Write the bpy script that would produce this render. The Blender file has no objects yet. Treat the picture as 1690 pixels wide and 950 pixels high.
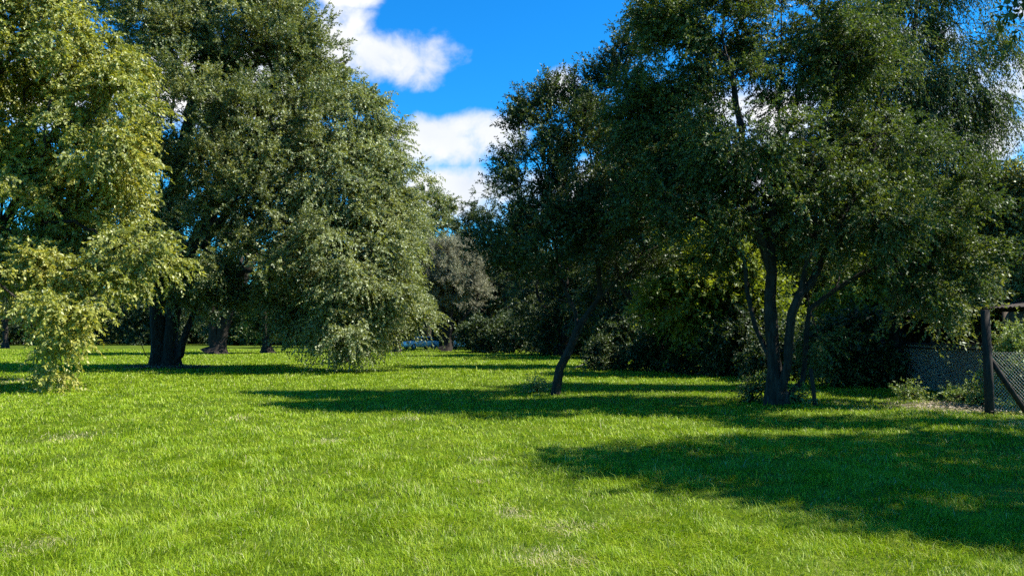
import bpy, math
import numpy as np
from mathutils import Vector

rng = np.random.default_rng(11)
sc = bpy.context.scene
COL = sc.collection
R = math.radians

# ------------------------------------------------------------------ camera
F, CX, CY = 1220.0, 845.0, 475.0          # focal length / centre in photo pixels (1690 wide)
HORIZON, EYE = 553.0, 1.6
PITCH = math.atan((HORIZON - CY) / F)
cam = bpy.data.cameras.new("camera")
cam.sensor_width = 36.0
cam.lens = 36.0 * F / 1690.0
cam.clip_end = 3000
cam.clip_start = 0.05
camo = bpy.data.objects.new("camera", cam)
camo.location = (0, 0, EYE)
camo.rotation_euler = (math.pi / 2 + PITCH, 0, 0)
COL.objects.link(camo)
sc.camera = camo


def ray(px, py):
    u, v = (px - CX) / F, (CY - py) / F
    return np.array([u, math.cos(PITCH) - v * math.sin(PITCH), math.sin(PITCH) + v * math.cos(PITCH)])


def at(px, py, d):
    """world point seen at photo pixel (px, py), d metres in front of the eye"""
    r = ray(px, py)
    return np.array([0, 0, EYE]) + r * (d / r[1])


def ground_at(px, py):
    r = ray(px, py)
    return np.array([0, 0, EYE]) + r * (-EYE / r[2])


# ------------------------------------------------------------------ helpers
def tag(o, label=None, cat=None, group=None, kind=None):
    for k, v in (("label", label), ("category", cat), ("group", group), ("kind", kind)):
        if v:
            o[k] = v
    return o


def empty(name, loc, label, cat, group=None):
    o = bpy.data.objects.new(name, None)
    o.location = loc
    o.empty_display_size = 0.3
    COL.objects.link(o)
    return tag(o, label, cat, group)


def np_mesh(name, V, quads=None, tris=None, smooth=False, attr=None):
    me = bpy.data.meshes.new(name)
    V = np.ascontiguousarray(V, dtype=np.float32)
    nq = 0 if quads is None else len(quads)
    nt = 0 if tris is None else len(tris)
    loops, starts, totals = [], [], []
    if nq:
        loops.append(np.asarray(quads, np.int32).ravel())
        starts.append(np.arange(nq, dtype=np.int32) * 4)
    if nt:
        loops.append(np.asarray(tris, np.int32).ravel())
        starts.append(nq * 4 + np.arange(nt, dtype=np.int32) * 3)
    L = np.concatenate(loops)
    S = np.concatenate(starts)
    me.vertices.add(len(V))
    me.vertices.foreach_set("co", V.ravel())
    me.loops.add(len(L))
    me.loops.foreach_set("vertex_index", L)
    me.polygons.add(nq + nt)
    me.polygons.foreach_set("loop_start", S)
    if smooth:
        me.polygons.foreach_set("use_smooth", np.ones(nq + nt, dtype=bool))
    if attr is not None:
        a = me.attributes.new("tint", "FLOAT", "POINT")
        a.data.foreach_set("value", np.ascontiguousarray(attr, dtype=np.float32))
    me.update(calc_edges=True)
    return me


def link(name, me, mat, parent=None, loc=None):
    o = bpy.data.objects.new(name, me)
    if mat:
        me.materials.clear()
        me.materials.append(mat)
    if parent:
        o.parent = parent
    if loc is not None:
        o.location = loc
    COL.objects.link(o)
    return o


def unit(a):
    return a / np.maximum(np.linalg.norm(a, axis=-1, keepdims=True), 1e-9)


class MB:
    """collects boxes, tubes and prisms into one mesh"""

    def __init__(s):
        s.V, s.Q, s.T, s.n = [], [], [], 0

    def add(s, V, Q=None, T=None):
        V = np.asarray(V, float).reshape(-1, 3)
        s.V.append(V)
        if Q is not None and len(Q):
            s.Q.append(np.asarray(Q, int).reshape(-1, 4) + s.n)
        if T is not None and len(T):
            s.T.append(np.asarray(T, int).reshape(-1, 3) + s.n)
        s.n += len(V)

    def tube(s, P, r, k=6, cap=True, rough=None):
        P = np.asarray(P, float)
        r = np.broadcast_to(np.asarray(r, float), (len(P),))
        t = np.gradient(P, axis=0) if len(P) > 2 else np.repeat([P[-1] - P[0]], 2, 0)
        t = unit(t)
        ref = np.array([1.0, 0, 0]) if abs(t[0][0]) < 0.8 else np.array([0, 1.0, 0])
        a = unit(ref - t * (t @ ref)[:, None])
        b = np.cross(t, a)
        th = np.arange(k) * 2 * math.pi / k
        ring = np.cos(th)[None, :, None] * a[:, None, :] + np.sin(th)[None, :, None] * b[:, None, :]
        rm = np.repeat(r[:, None], k, 1)
        if rough is not None:
            rm = rm * rough
        V = P[:, None, :] + ring * rm[:, :, None]
        m = len(P)
        i = np.arange(m - 1)[:, None] * k
        j = np.arange(k)[None, :]
        j2 = (j + 1) % k
        Q = np.stack([i + j, i + j2, i + k + j2, i + k + j], -1).reshape(-1, 4)
        V = V.reshape(-1, 3)
        T = []
        if cap:
            V = np.concatenate([V, P[:1], P[-1:]])
            c0, c1 = m * k, m * k + 1
            T = [(c0, (q + 1) % k, q) for q in range(k)] + [(c1, (m - 1) * k + q, (m - 1) * k + (q + 1) % k) for q in range(k)]
        s.add(V, Q, T)

    def box(s, c, size, rz=0.0, rx=0.0, ry=0.0):
        c, h = np.asarray(c, float), np.asarray(size, float) / 2
        V = np.array([[x, y, z] for x in (-1, 1) for y in (-1, 1) for z in (-1, 1)]) * h
        from mathutils import Euler
        M = np.array(Euler((rx, ry, rz)).to_matrix())
        V = V @ M.T + c
        s.add(V, [(0, 1, 3, 2), (4, 6, 7, 5), (0, 4, 5, 1), (2, 3, 7, 6), (0, 2, 6, 4), (1, 5, 7, 3)])

    def build(s, name, mat, parent=None, smooth=False, loc=None):
        V = np.concatenate(s.V)
        Q = np.concatenate(s.Q) if s.Q else None
        T = np.concatenate(s.T) if s.T else None
        return link(name, np_mesh(name, V, Q, T, smooth), mat, parent, loc)


# ------------------------------------------------------------------ materials
def nodes_of(name):
    m = bpy.data.materials.new(name)
    m.use_nodes = True
    nt = m.node_tree
    nt.nodes.clear()
    return m, nt, nt.nodes.new, nt.links.new


def ramp(nt, fac, stops):
    n = nt.nodes.new("ShaderNodeValToRGB")
    el = n.color_ramp.elements
    while len(el) > 1:
        el.remove(el[-1])
    el[0].position, el[0].color = stops[0][0], (*stops[0][1], 1)
    for p, c in stops[1:]:
        e = el.new(p)
        e.color = (*c, 1)
    nt.links.new(fac, n.inputs[0])
    return n.outputs[0]


def leaf_mat(name, stops, trans=0.35, gloss=0.04, rough=0.55, nscale=0.5, noise_amt=0.55, tmul=(1.5, 1.45, 0.5)):
    m, nt, new, ln = nodes_of(name)
    geo = new("ShaderNodeNewGeometry")
    tc = new("ShaderNodeTexCoord")
    nz = new("ShaderNodeTexNoise")
    nz.inputs["Scale"].default_value = nscale
    nz.inputs["Detail"].default_value = 3
    ln(tc.outputs["Object"], nz.inputs["Vector"])
    mx = new("ShaderNodeMix")
    mx.data_type = "FLOAT"
    mx.inputs[0].default_value = noise_amt
    ln(geo.outputs["Random Per Island"], mx.inputs[2])
    mr = new("ShaderNodeMapRange")
    mr.inputs[1].default_value, mr.inputs[2].default_value = 0.3, 0.7
    ln(nz.outputs[0], mr.inputs[0])
    ln(mr.outputs[0], mx.inputs[3])
    col = ramp(nt, mx.outputs[0], stops)
    d = new("ShaderNodeBsdfDiffuse")
    ln(col, d.inputs[0])
    tm = new("ShaderNodeMix")
    tm.data_type, tm.blend_type = "RGBA", "MULTIPLY"
    tm.inputs[0].default_value = 1
    ln(col, tm.inputs[6])
    tm.inputs[7].default_value = (*tmul, 1)
    t = new("ShaderNodeBsdfTranslucent")
    ln(tm.outputs[2], t.inputs[0])
    a = new("ShaderNodeMixShader")
    a.inputs[0].default_value = trans
    ln(d.outputs[0], a.inputs[1])
    ln(t.outputs[0], a.inputs[2])
    g = new("ShaderNodeBsdfGlossy")
    g.inputs["Roughness"].default_value = rough
    g.inputs[0].default_value = (0.9, 0.95, 0.9, 1)
    b = new("ShaderNodeMixShader")
    b.inputs[0].default_value = gloss
    ln(a.outputs[0], b.inputs[1])
    ln(g.outputs[0], b.inputs[2])
    o = new("ShaderNodeOutputMaterial")
    ln(b.outputs[0], o.inputs[0])
    return m


def rough_mat(name, stops, scale=6.0, bump=0.4, rough=0.9, stretch=(1, 1, 1), coord="Object", spec=0.2, metal=0.0, dist=0.03):
    m, nt, new, ln = nodes_of(name)
    tc = new("ShaderNodeTexCoord")
    mp = new("ShaderNodeMapping")
    mp.inputs["Scale"].default_value = stretch
    ln(tc.outputs[coord], mp.inputs[0])
    nz = new("ShaderNodeTexNoise")
    nz.inputs["Scale"].default_value = scale
    nz.inputs["Detail"].default_value = 6
    nz.inputs["Roughness"].default_value = 0.65
    ln(mp.outputs[0], nz.inputs["Vector"])
    col = ramp(nt, nz.outputs[0], stops)
    p = new("ShaderNodeBsdfPrincipled")
    ln(col, p.inputs["Base Color"])
    p.inputs["Roughness"].default_value = rough
    p.inputs["Specular IOR Level"].default_value = spec
    p.inputs["Metallic"].default_value = metal
    bp = new("ShaderNodeBump")
    bp.inputs["Strength"].default_value = bump
    bp.inputs["Distance"].default_value = dist
    ln(nz.outputs[0], bp.inputs["Height"])
    ln(bp.outputs[0], p.inputs["Normal"])
    o = new("ShaderNodeOutputMaterial")
    ln(p.outputs[0], o.inputs[0])
    return m


M = {}
M["bark"] = rough_mat("dark_bark", [(0.3, (0.010, 0.008, 0.006)), (0.5, (0.028, 0.023, 0.018)), (0.7, (0.060, 0.050, 0.042))], 5, 1.0, 0.95, (3, 3, 0.6), dist=0.05)
M["bark_pale"] = rough_mat("weathered_branch", [(0.3, (0.10, 0.085, 0.07)), (0.6, (0.28, 0.25, 0.21))], 7, 0.5, 0.9, (3, 3, 0.6))
G = 1.0
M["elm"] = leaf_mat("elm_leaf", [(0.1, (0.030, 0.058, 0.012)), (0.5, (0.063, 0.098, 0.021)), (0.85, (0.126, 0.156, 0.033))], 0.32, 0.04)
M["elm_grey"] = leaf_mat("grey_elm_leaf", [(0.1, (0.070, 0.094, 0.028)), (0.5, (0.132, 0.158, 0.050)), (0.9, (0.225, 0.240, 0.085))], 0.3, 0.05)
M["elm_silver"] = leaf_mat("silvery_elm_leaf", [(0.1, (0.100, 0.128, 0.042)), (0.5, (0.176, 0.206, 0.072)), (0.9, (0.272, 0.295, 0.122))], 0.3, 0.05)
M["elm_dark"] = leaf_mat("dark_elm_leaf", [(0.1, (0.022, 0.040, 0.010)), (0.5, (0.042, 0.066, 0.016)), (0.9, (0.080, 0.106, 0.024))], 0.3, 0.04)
M["yellow"] = leaf_mat("yellow_green_leaf", [(0.1, (0.110, 0.130, 0.022)), (0.4, (0.200, 0.225, 0.034)), (0.7, (0.330, 0.330, 0.046)), (0.95, (0.420, 0.370, 0.070))], 0.36, 0.05, nscale=0.35, tmul=(1.4, 1.35, 0.6))
M["sunny"] = leaf_mat("fresh_green_leaf", [(0.1, (0.075, 0.110, 0.012)), (0.5, (0.150, 0.190, 0.020)), (0.9, (0.230, 0.250, 0.030))], 0.4, 0.03)
M["tamarisk"] = leaf_mat("grey_brown_sprig", [(0.1, (0.15, 0.14, 0.095)), (0.5, (0.25, 0.24, 0.155)), (0.9, (0.29, 0.30, 0.175))], 0.15, 0.02, nscale=0.4, tmul=(1.1, 1.1, 0.8))
M["glossy"] = leaf_mat("glossy_shrub_leaf", [(0.1, (0.020, 0.040, 0.012)), (0.5, (0.036, 0.066, 0.020)), (0.9, (0.065, 0.100, 0.032))], 0.2, 0.03, 0.45)
M["weed"] = leaf_mat("weed_leaf", [(0.1, (0.09, 0.14, 0.03)), (0.5, (0.16, 0.22, 0.05)), (0.9, (0.28, 0.27, 0.12))], 0.3, 0.04)
M["dead_leaf"] = leaf_mat("dead_leaf", [(0.1, (0.05, 0.035, 0.022)), (0.5, (0.13, 0.09, 0.06)), (0.9, (0.26, 0.19, 0.13))], 0.15, 0.03, tmul=(1, 1, 1))


def grass_mat():
    m, nt, new, ln = nodes_of("grass_blade")
    geo = new("ShaderNodeNewGeometry")
    tc = new("ShaderNodeTexCoord")
    at_ = new("ShaderNodeAttribute")
    at_.attribute_name = "tint"
    nz = new("ShaderNodeTexNoise")
    nz.inputs["Scale"].default_value = 2.2
    nz.inputs["Detail"].default_value = 6
    nz.inputs["Roughness"].default_value = 0.7
    ln(tc.outputs["Object"], nz.inputs["Vector"])
    mx = new("ShaderNodeMix")
    mx.data_type = "FLOAT"
    mx.inputs[0].default_value = 0.4
    ln(geo.outputs["Random Per Island"], mx.inputs[2])
    mr = new("ShaderNodeMapRange")
    mr.inputs[1].default_value, mr.inputs[2].default_value = 0.3, 0.7
    ln(nz.outputs[0], mr.inputs[0])
    ln(mr.outputs[0], mx.inputs[3])
    col = ramp(nt, mx.outputs[0], [(0.02, (0.060, 0.125, 0.004)), (0.35, (0.150, 0.245, 0.005)), (0.68, (0.235, 0.320, 0.010)), (0.85, (0.330, 0.385, 0.040)), (1.0, (0.480, 0.490, 0.120))])
    dry = new("ShaderNodeMix")
    dry.data_type = "RGBA"
    ln(at_.outputs["Fac"], dry.inputs[0])
    ln(col, dry.inputs[6])
    dry.inputs[7].default_value = (0.50, 0.42, 0.25, 1)
    d = new("ShaderNodeBsdfDiffuse")
    ln(dry.outputs[2], d.inputs[0])
    tm = new("ShaderNodeMix")
    tm.data_type, tm.blend_type = "RGBA", "MULTIPLY"
    tm.inputs[0].default_value = 1
    ln(dry.outputs[2], tm.inputs[6])
    tm.inputs[7].default_value = (1.2, 1.25, 0.5, 1)
    t = new("ShaderNodeBsdfTranslucent")
    ln(tm.outputs[2], t.inputs[0])
    a = new("ShaderNodeMixShader")
    a.inputs[0].default_value = 0.3
    ln(d.outputs[0], a.inputs[1])
    ln(t.outputs[0], a.inputs[2])
    g = new("ShaderNodeBsdfGlossy")
    g.inputs["Roughness"].default_value = 0.45
    g.inputs[0].default_value = (0.9, 0.95, 0.8, 1)
    b = new("ShaderNodeMixShader")
    b.inputs[0].default_value = 0.018
    ln(a.outputs[0], b.inputs[1])
    ln(g.outputs[0], b.inputs[2])
    o = new("ShaderNodeOutputMaterial")
    ln(b.outputs[0], o.inputs[0])
    return m


M["grass"] = grass_mat()


# ------------------------------------------------------------------ ground
def height(x, y):
    return 0.035 * np.sin(x * 0.31 + 1.3) * np.sin(y * 0.23 + 0.4) + 0.02 * np.sin(x * 0.9 + y * 0.5) + 0.012 * np.sin(1.7 * x - 1.3 * y)


def ground_sheet():
    xs = np.concatenate([np.array([-900, -500, -300, -200, -140, -100, -75]), np.arange(-60, 60.1, 0.8), np.array([75, 100, 140, 200, 300, 500, 900])])
    ys = np.concatenate([np.array([-900, -400, -200, -100, -60, -30, -15]), np.arange(-8, 110.1, 0.8), np.array([130, 160, 200, 300, 500, 900, 1400])])
    X, Y = np.meshgrid(xs, ys)
    fade = np.clip((200 - np.abs(Y)) / 100, 0, 1) * np.clip((120 - np.abs(X)) / 60, 0, 1)
    Z = height(X, Y) * fade
    V = np.stack([X, Y, Z], -1).reshape(-1, 3)
    nx, ny = len(xs), len(ys)
    i = np.arange(ny - 1)[:, None] * nx + np.arange(nx - 1)[None, :]
    Q = np.stack([i, i + 1, i + nx + 1, i + nx], -1).reshape(-1, 4)
    m, nt, new, ln = nodes_of("lawn_soil")
    tc = new("ShaderNodeTexCoord")
    n1 = new("ShaderNodeTexNoise")
    n1.inputs["Scale"].default_value = 0.6
    n1.inputs["Detail"].default_value = 8
    ln(tc.outputs["Object"], n1.inputs["Vector"])
    n2 = new("ShaderNodeTexNoise")
    n2.inputs["Scale"].default_value = 26
    n2.inputs["Detail"].default_value = 5
    ln(tc.outputs["Object"], n2.inputs["Vector"])
    c1 = ramp(nt, n1.outputs[0], [(0.3, (0.045, 0.072, 0.008)), (0.55, (0.078, 0.118, 0.010)), (0.75, (0.120, 0.150, 0.022))])
    c2 = ramp(nt, n2.outputs[0], [(0.3, (0.45, 0.5, 0.45)), (0.7, (1.25, 1.2, 1.2))])
    mu = new("ShaderNodeMix")
    mu.data_type, mu.blend_type = "RGBA", "MULTIPLY"
    mu.inputs[0].default_value = 1
    ln(c1, mu.inputs[6])
    ln(c2, mu.inputs[7])
    p = new("ShaderNodeBsdfPrincipled")
    p.inputs["Roughness"].default_value = 1
    p.inputs["Specular IOR Level"].default_value = 0.05
    ln(mu.outputs[2], p.inputs["Base Color"])
    bp = new("ShaderNodeBump")
    bp.inputs["Strength"].default_value = 0.6
    bp.inputs["Distance"].default_value = 0.04
    ln(n2.outputs[0], bp.inputs["Height"])
    ln(bp.outputs[0], p.inputs["Normal"])
    o = new("ShaderNodeOutputMaterial")
    ln(p.outputs[0], o.inputs[0])
    return tag(link("ground", np_mesh("ground", V, Q, smooth=True), m), kind="structure")


ground_sheet()

# straw-coloured spots in the lawn: (px, py, radius m, strength)
DRY = [(800, 757, 0.16, 0.9), (793, 800, 0.10, 0.7), (853, 853, 0.15, 0.9), (925, 878, 0.16, 0.6), (970, 875, 0.12, 0.5), (890, 930, 0.2, 0.7),
       (955, 938, 0.12, 0.6), (118, 720, 0.35, 0.7), (545, 728, 0.22, 0.6), (670, 690, 0.3, 0.4), (400, 692, 0.3, 0.5), (60, 900, 0.2, 0.4),
       (1580, 674, 1.3, 0.8), (1500, 668, 0.9, 0.35), (1420, 672, 1.0, 0.3), (250, 608, 1.6, 0.3), (40, 628, 1.2, 0.5), (900, 634, 0.5, 0.4), (1690, 702, 0.8, 0.3)]


VG = np.random.default_rng(4).uniform(-1, 1, (6, 257, 257))


def vnoise(x, y, s, k):
    """smooth random field on a grid of s metres"""
    u, v = x / s + 57.3, y / s + 91.7
    i, j = np.floor(u).astype(int), np.floor(v).astype(int)
    fu, fv = u - i, v - j
    fu, fv = fu * fu * (3 - 2 * fu), fv * fv * (3 - 2 * fv)
    g = VG[k]
    a, b_, c, e = g[i % 257, j % 257], g[(i + 1) % 257, j % 257], g[i % 257, (j + 1) % 257], g[(i + 1) % 257, (j + 1) % 257]
    return (a * (1 - fu) + b_ * fu) * (1 - fv) + (c * (1 - fu) + e * fu) * fv


def grass_blades():
    n_near, n_far = 165000, 760000
    # density falls off with the square of the distance
    d1 = np.sqrt(rng.uniform(3.6 ** 2, 6.5 ** 2, n_near))
    d2 = 6.5 * (85 / 6.5) ** rng.uniform(0, 1, n_far) 
    d = np.concatenate([d1, d2])
    n = len(d)
    x = rng.uniform(-0.80, 0.80, n) * d + rng.normal(0, 0.3, n)
    # leave gaps and tufts
    tuft = 0.6 * vnoise(x, d, 0.16, 0) + 0.5 * vnoise(x, d, 0.55, 1)
    keep = rng.uniform(0, 1, n) < 0.7 + 0.45 * tuft
    x, y, tuft = x[keep], d[keep], tuft[keep]
    n = len(x)
    s = np.clip(y / 6.5, 0.85, None)
    dry = np.zeros(n)
    for px, py, r, st in DRY:
        g = ground_at(px, py)
        rr = np.hypot(x - g[0], (y - g[1]) * 0.8) / r
        dry = np.maximum(dry, min(1.0, st * 1.3) * np.exp(-rr ** 2 * 1.2))
    dryness = np.where(rng.uniform(0, 1, n) < dry, rng.uniform(0.5, 1.0, n), 0) + np.where(rng.uniform(0, 1, n) < 0.03 + 0.09 * np.clip(vnoise(x, y, 0.45, 1) + 0.1, 0, 1), rng.uniform(0.25, 0.7, n), 0)
    patch = 0.3 * vnoise(x, y, 1.3, 5)
    h = (0.048 + 0.022 * tuft + 0.02 * patch) * rng.lognormal(0, 0.3, n) * (1 + 0.10 * np.minimum(s - 1, 5)) * (1 - 0.45 * dry)
    tall = rng.uniform(0, 1, n) < 0.012
    h = np.where(tall, h * 1.5, h)
    w = 0.0048 * rng.uniform(0.7, 1.3, n) * s
    comb = np.arctan2(vnoise(x, y, 0.3, 2), vnoise(x, y, 0.3, 3))
    az = comb + rng.normal(0, 1.3, n)
    lean = np.abs(rng.normal(0.9, 0.5, n)) * (1 + 0.4 * vnoise(x, y, 0.4, 4))
    D = np.stack([np.cos(az), np.sin(az)], -1)
    face = az + math.pi / 2 + rng.normal(0, 0.6, n)
    S = np.stack([np.cos(face), np.sin(face), np.zeros(n)], -1) * (w / 2)[:, None]
    B = np.stack([x, y, height(x, y) - 0.004], -1)
    mid = B + np.concatenate([D * (h * 0.35 * lean)[:, None], (h * 0.58)[:, None]], 1)
    tip = B + np.concatenate([D * (h * 1.05 * lean)[:, None], (h * (1 - 0.25 * np.minimum(lean, 1.2) ** 2))[:, None]], 1)
    V = np.stack([B - S, B + S, mid + S * 0.8, mid - S * 0.8, tip], 1).reshape(-1, 3)
    i = np.arange(n)[:, None] * 5
    Q = i + np.array([0, 1, 2, 3])
    T = i + np.array([3, 2, 4])
    me = np_mesh("grass", V, Q, T, smooth=False, attr=np.repeat(np.clip(dryness, 0, 1), 5))
    return tag(link("grass", me, M["grass"]), "bright green mown lawn grass with straw coloured dry spots", "grass", kind="stuff")


grass_blades()


# ------------------------------------------------------------------ trees
def lobes_px(lobes, d, base, skip=None):
    """(px, py, rx_px, rz_px[, depth offset m, depth radius factor, weight]) -> ellipsoids relative to the tree base"""
    out = []
    for l in lobes:
        px, py, rx, rz = l[:4]
        dy = l[4] if len(l) > 4 else 0.0
        fy = l[5] if len(l) > 5 else 1.0
        wt = l[6] if len(l) > 6 else 1.0
        dd = d + dy
        c = at(px, py, dd) - base
        sx, sz = rx / F * dd, rz / F * dd
        out.append((c, np.array([sx, fy * 0.5 * (sx + sz), sz]), wt))
    return out


def sample_lobes(lobes, n, g, shell=0.6, gap=0.35, zmin=0.3, bunch=4):
    P, C = sample_points(lobes, max(8, n // bunch), g, shell, gap, zmin)
    rr = np.array([l[1].mean() for l in lobes])
    cc = np.array([l[0] for l in lobes])
    k = np.argmin(np.linalg.norm(C[:, None] - cc[None], axis=2), 1)
    s = np.clip(0.17 * rr[k], 0.12, 0.6)
    P2 = np.repeat(P, bunch, 0) + g.normal(size=(len(P) * bunch, 3)) * np.repeat(s, bunch)[:, None] * np.array([1, 1, 0.7])
    P2[:, 2] = np.maximum(P2[:, 2], zmin)
    return P2, np.repeat(C, bunch, 0)


def sample_points(lobes, n, g, shell=0.6, gap=0.35, zmin=0.3):
    w = np.array([wt * np.prod(r) ** 0.75 for _, r, wt in lobes])
    w /= w.sum()
    ks = g.choice(len(lobes), n * 2, p=w)
    C = np.array([l[0] for l in lobes])[ks]
    Rr = np.array([l[1] for l in lobes])[ks]
    u = unit(g.normal(size=(n * 2, 3)))
    r = shell * 0.55 + (1 - shell * 0.55) * g.uniform(0, 1, n * 2) ** 0.6
    P = C + u * r[:, None] * Rr
    # lumpy gaps
    f = np.zeros(len(P))
    for _ in range(6):
        k = unit(g.normal(size=3)) * g.uniform(1.5, 3.6)
        f += np.sin(P @ k + g.uniform(0, 6.28))
    cut = np.quantile(f, gap)
    ok = (f > cut) & (P[:, 2] > zmin)
    P, C = P[ok][:n], C[ok][:n]
    return P, C


def skeleton(stems, tips, g, alpha=0.18, lift=0.15, crown_from=1.0, step=0.5, jit=0.03, r_tip=0.008, e=2.25):
    cap = 200 + sum(len(s) * 40 for s in stems) + len(tips) * 28
    pos = np.zeros((cap, 3))
    dr = np.zeros((cap, 3))
    par = np.full(cap, -1, int)
    dist = np.zeros(cap)
    usable = np.zeros(cap, bool)
    n = 0
    roots = []

    def put(p, pa, ok=True):
        nonlocal n
        pos[n] = p
        par[n] = pa
        if pa >= 0:
            v = p - pos[pa]
            L = np.linalg.norm(v)
            dr[n] = v / max(L, 1e-6)
            dist[n] = dist[pa] + L
        else:
            dr[n] = (0, 0, 1)
        usable[n] = ok
        n += 1
        return n - 1

    for s in stems:
        s = np.asarray(s, float)
        if n and np.min(np.linalg.norm(pos[:n] - s[0], axis=1)) < 0.7:
            last = int(np.argmin(np.linalg.norm(pos[:n] - s[0], axis=1)))
        else:
            last = put(s[0], -1, s[0][2] > crown_from)
            roots.append(last)
        # Catmull-Rom through the points
        P = np.concatenate([[2 * s[0] - s[1]], s, [2 * s[-1] - s[-2]]])
        for i in range(1, len(P) - 2):
            L = np.linalg.norm(P[i + 1] - P[i])
            k = max(1, int(L / step))
            for q in range(1, k + 1):
                t = q / k
                a = 0.5 * ((2 * P[i]) + (-P[i - 1] + P[i + 1]) * t + (2 * P[i - 1] - 5 * P[i] + 4 * P[i + 1] - P[i + 2]) * t * t
                           + (-P[i - 1] + 3 * P[i] - 3 * P[i + 1] + P[i + 2]) * t ** 3)
                a = a + g.normal(0, jit * step, 3)
                last = put(a, last, a[2] > crown_from)
    if not usable[:n].any():
        usable[:n] = pos[:n, 2] >= pos[:n, 2].max() - 0.6
    st = pos[:n][usable[:n]]
    order = np.argsort([np.min(np.linalg.norm(st - t, axis=1)) for t in tips])
    ends = []
    for oi in order:
        q = tips[oi]
        v = q - pos[:n]
        d = np.linalg.norm(v, axis=1) + 1e-6
        cosa = (v * dr[:n]).sum(1) / d
        cost = d * (1.3 - 0.5 * cosa) + alpha * dist[:n]
        cost[~usable[:n]] = 1e9
        j = int(np.argmin(cost))
        L = d[j]
        k = int(np.clip(L / step, 1, 20))
        p0 = pos[j].copy()
        c = p0 + (dr[j] * 0.55 + v[j] / L * 0.45) * L * 0.45 + np.array([0, 0, lift * L])
        last = j
        for m in range(1, k + 1):
            t = m / k
            p = (1 - t) ** 2 * p0 + 2 * t * (1 - t) * c + t * t * q
            if m < k:
                p = p + g.normal(0, jit * min(L, 2.5), 3)
            last = put(p, last)
        ends.append(last)
    pos, par, dr = pos[:n], par[:n], dr[:n]
    re = np.zeros(n)
    kids = [[] for _ in range(n)]
    for i in range(n - 1, -1, -1):
        if re[i] == 0:
            re[i] = r_tip ** e
        if par[i] >= 0:
            re[par[i]] += re[i]
            kids[par[i]].append(i)
    rad = re ** (1 / e)
    return pos, par, dr, rad, kids, np.array(ends), roots


def wood_mesh(mb, pos, par, rad, kids, roots, trunk_r, g, flare=1.5, min_r=0.006):
    r_root = max(rad[r] for r in roots)
    r0 = rad.min()
    R_ = r0 + (trunk_r - r0) * np.clip((rad - r0) / max(r_root - r0, 1e-6), 0, 1) ** 1.25
    R_ = np.maximum(R_, min_r)
    stack = [(r, None) for r in roots]
    while stack:
        i, parent = stack.pop()
        chain = [i]
        while kids[i]:
            ks = sorted(kids[i], key=lambda q: -rad[q])
            for o in ks[1:]:
                stack.append((o, i))
            i = ks[0]
            chain.append(i)
        P = pos[chain]
        rr = R_[chain].copy()
        if parent is not None:
            P = np.concatenate([[pos[parent]], P])
            rr = np.concatenate([[min(R_[parent], rr[0] * 1.25)], rr])
        else:
            z = P[:, 2] - P[0, 2]
            rr = rr * (1 + (flare - 1) * np.exp(-z / 0.45))
            P = P.copy()
            P[0, 2] -= 0.15
        if len(P) < 2:
            continue
        big = rr.max()
        if big > 0.08:
            rr = rr * (1 + 0.07 * g.normal(size=len(rr)))
        kk = 16 if big > 0.1 else 7 if big > 0.03 else 4
        rough = None
        if kk == 16:
            ridge = g.normal(0, 0.09, 16)
            rough = 1 + ridge[None, :] + 0.06 * g.normal(size=(len(P), 16))
            if parent is None:      # buttressed foot
                z = P[:, 2] - P[0, 2]
                rough = rough + np.exp(-z / 0.35)[:, None] * np.abs(g.normal(0, 0.6 * (flare - 1), 16))[None, :]
        mb.tube(P, rr, kk, cap=False, rough=rough)


def leaf_quads(P, A, N, L, W):
    S = unit(np.cross(A, N)) * (W / 2)[:, None]
    A = A * L[:, None]
    V = np.stack([P, P + A * 0.42 + S, P + A, P + A * 0.42 - S], 1).reshape(-1, 3)
    Q = np.arange(len(P))[:, None] * 4 + np.arange(4)
    return V, Q


def foliage(T, O, g, twigs=8, tlen=0.7, spread=0.6, up=0.15, droop=0.25, leaves=30, ll=0.09, lw=0.045, hang=0.2, jit=0.08, updown=1.0, out=1.0):
    M_ = len(T) * twigs
    D = unit(np.repeat(O, twigs, 0) * out + g.normal(0, spread, (M_, 3)) + np.array([0, 0, up]))
    S = np.repeat(T, twigs, 0) + g.normal(0, jit, (M_, 3))
    Ln = tlen * g.uniform(0.55, 1.3, M_)
    t = (np.arange(leaves)[None, :] + g.uniform(0, 1, (M_, leaves))) / leaves
    zz = np.array([0, 0, -1.0])
    pos = S[:, None, :] + D[:, None, :] * (Ln[:, None] * t)[..., None] + zz * (droop * Ln[:, None] * t * t)[..., None]
    tan = unit(D[:, None, :] + zz * (2 * droop * t)[..., None])
    rnd = g.normal(0, 1, pos.shape)
    side = unit(np.cross(tan, rnd))
    A = unit(tan * 0.55 + side * 0.75 + zz * hang + g.normal(0, 0.15, pos.shape))
    N = unit(g.normal(0, 0.75, pos.shape) + np.array([0, 0, updown]))
    n = M_ * leaves
    sz = g.uniform(0.65, 1.3, n)
    V, Q = leaf_quads(pos.reshape(-1, 3), A.reshape(-1, 3), N.reshape(-1, 3), ll * sz, lw * sz * g.uniform(0.8, 1.2, n))
    tw = (S, D, Ln, droop)
    return V, Q, tw


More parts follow.
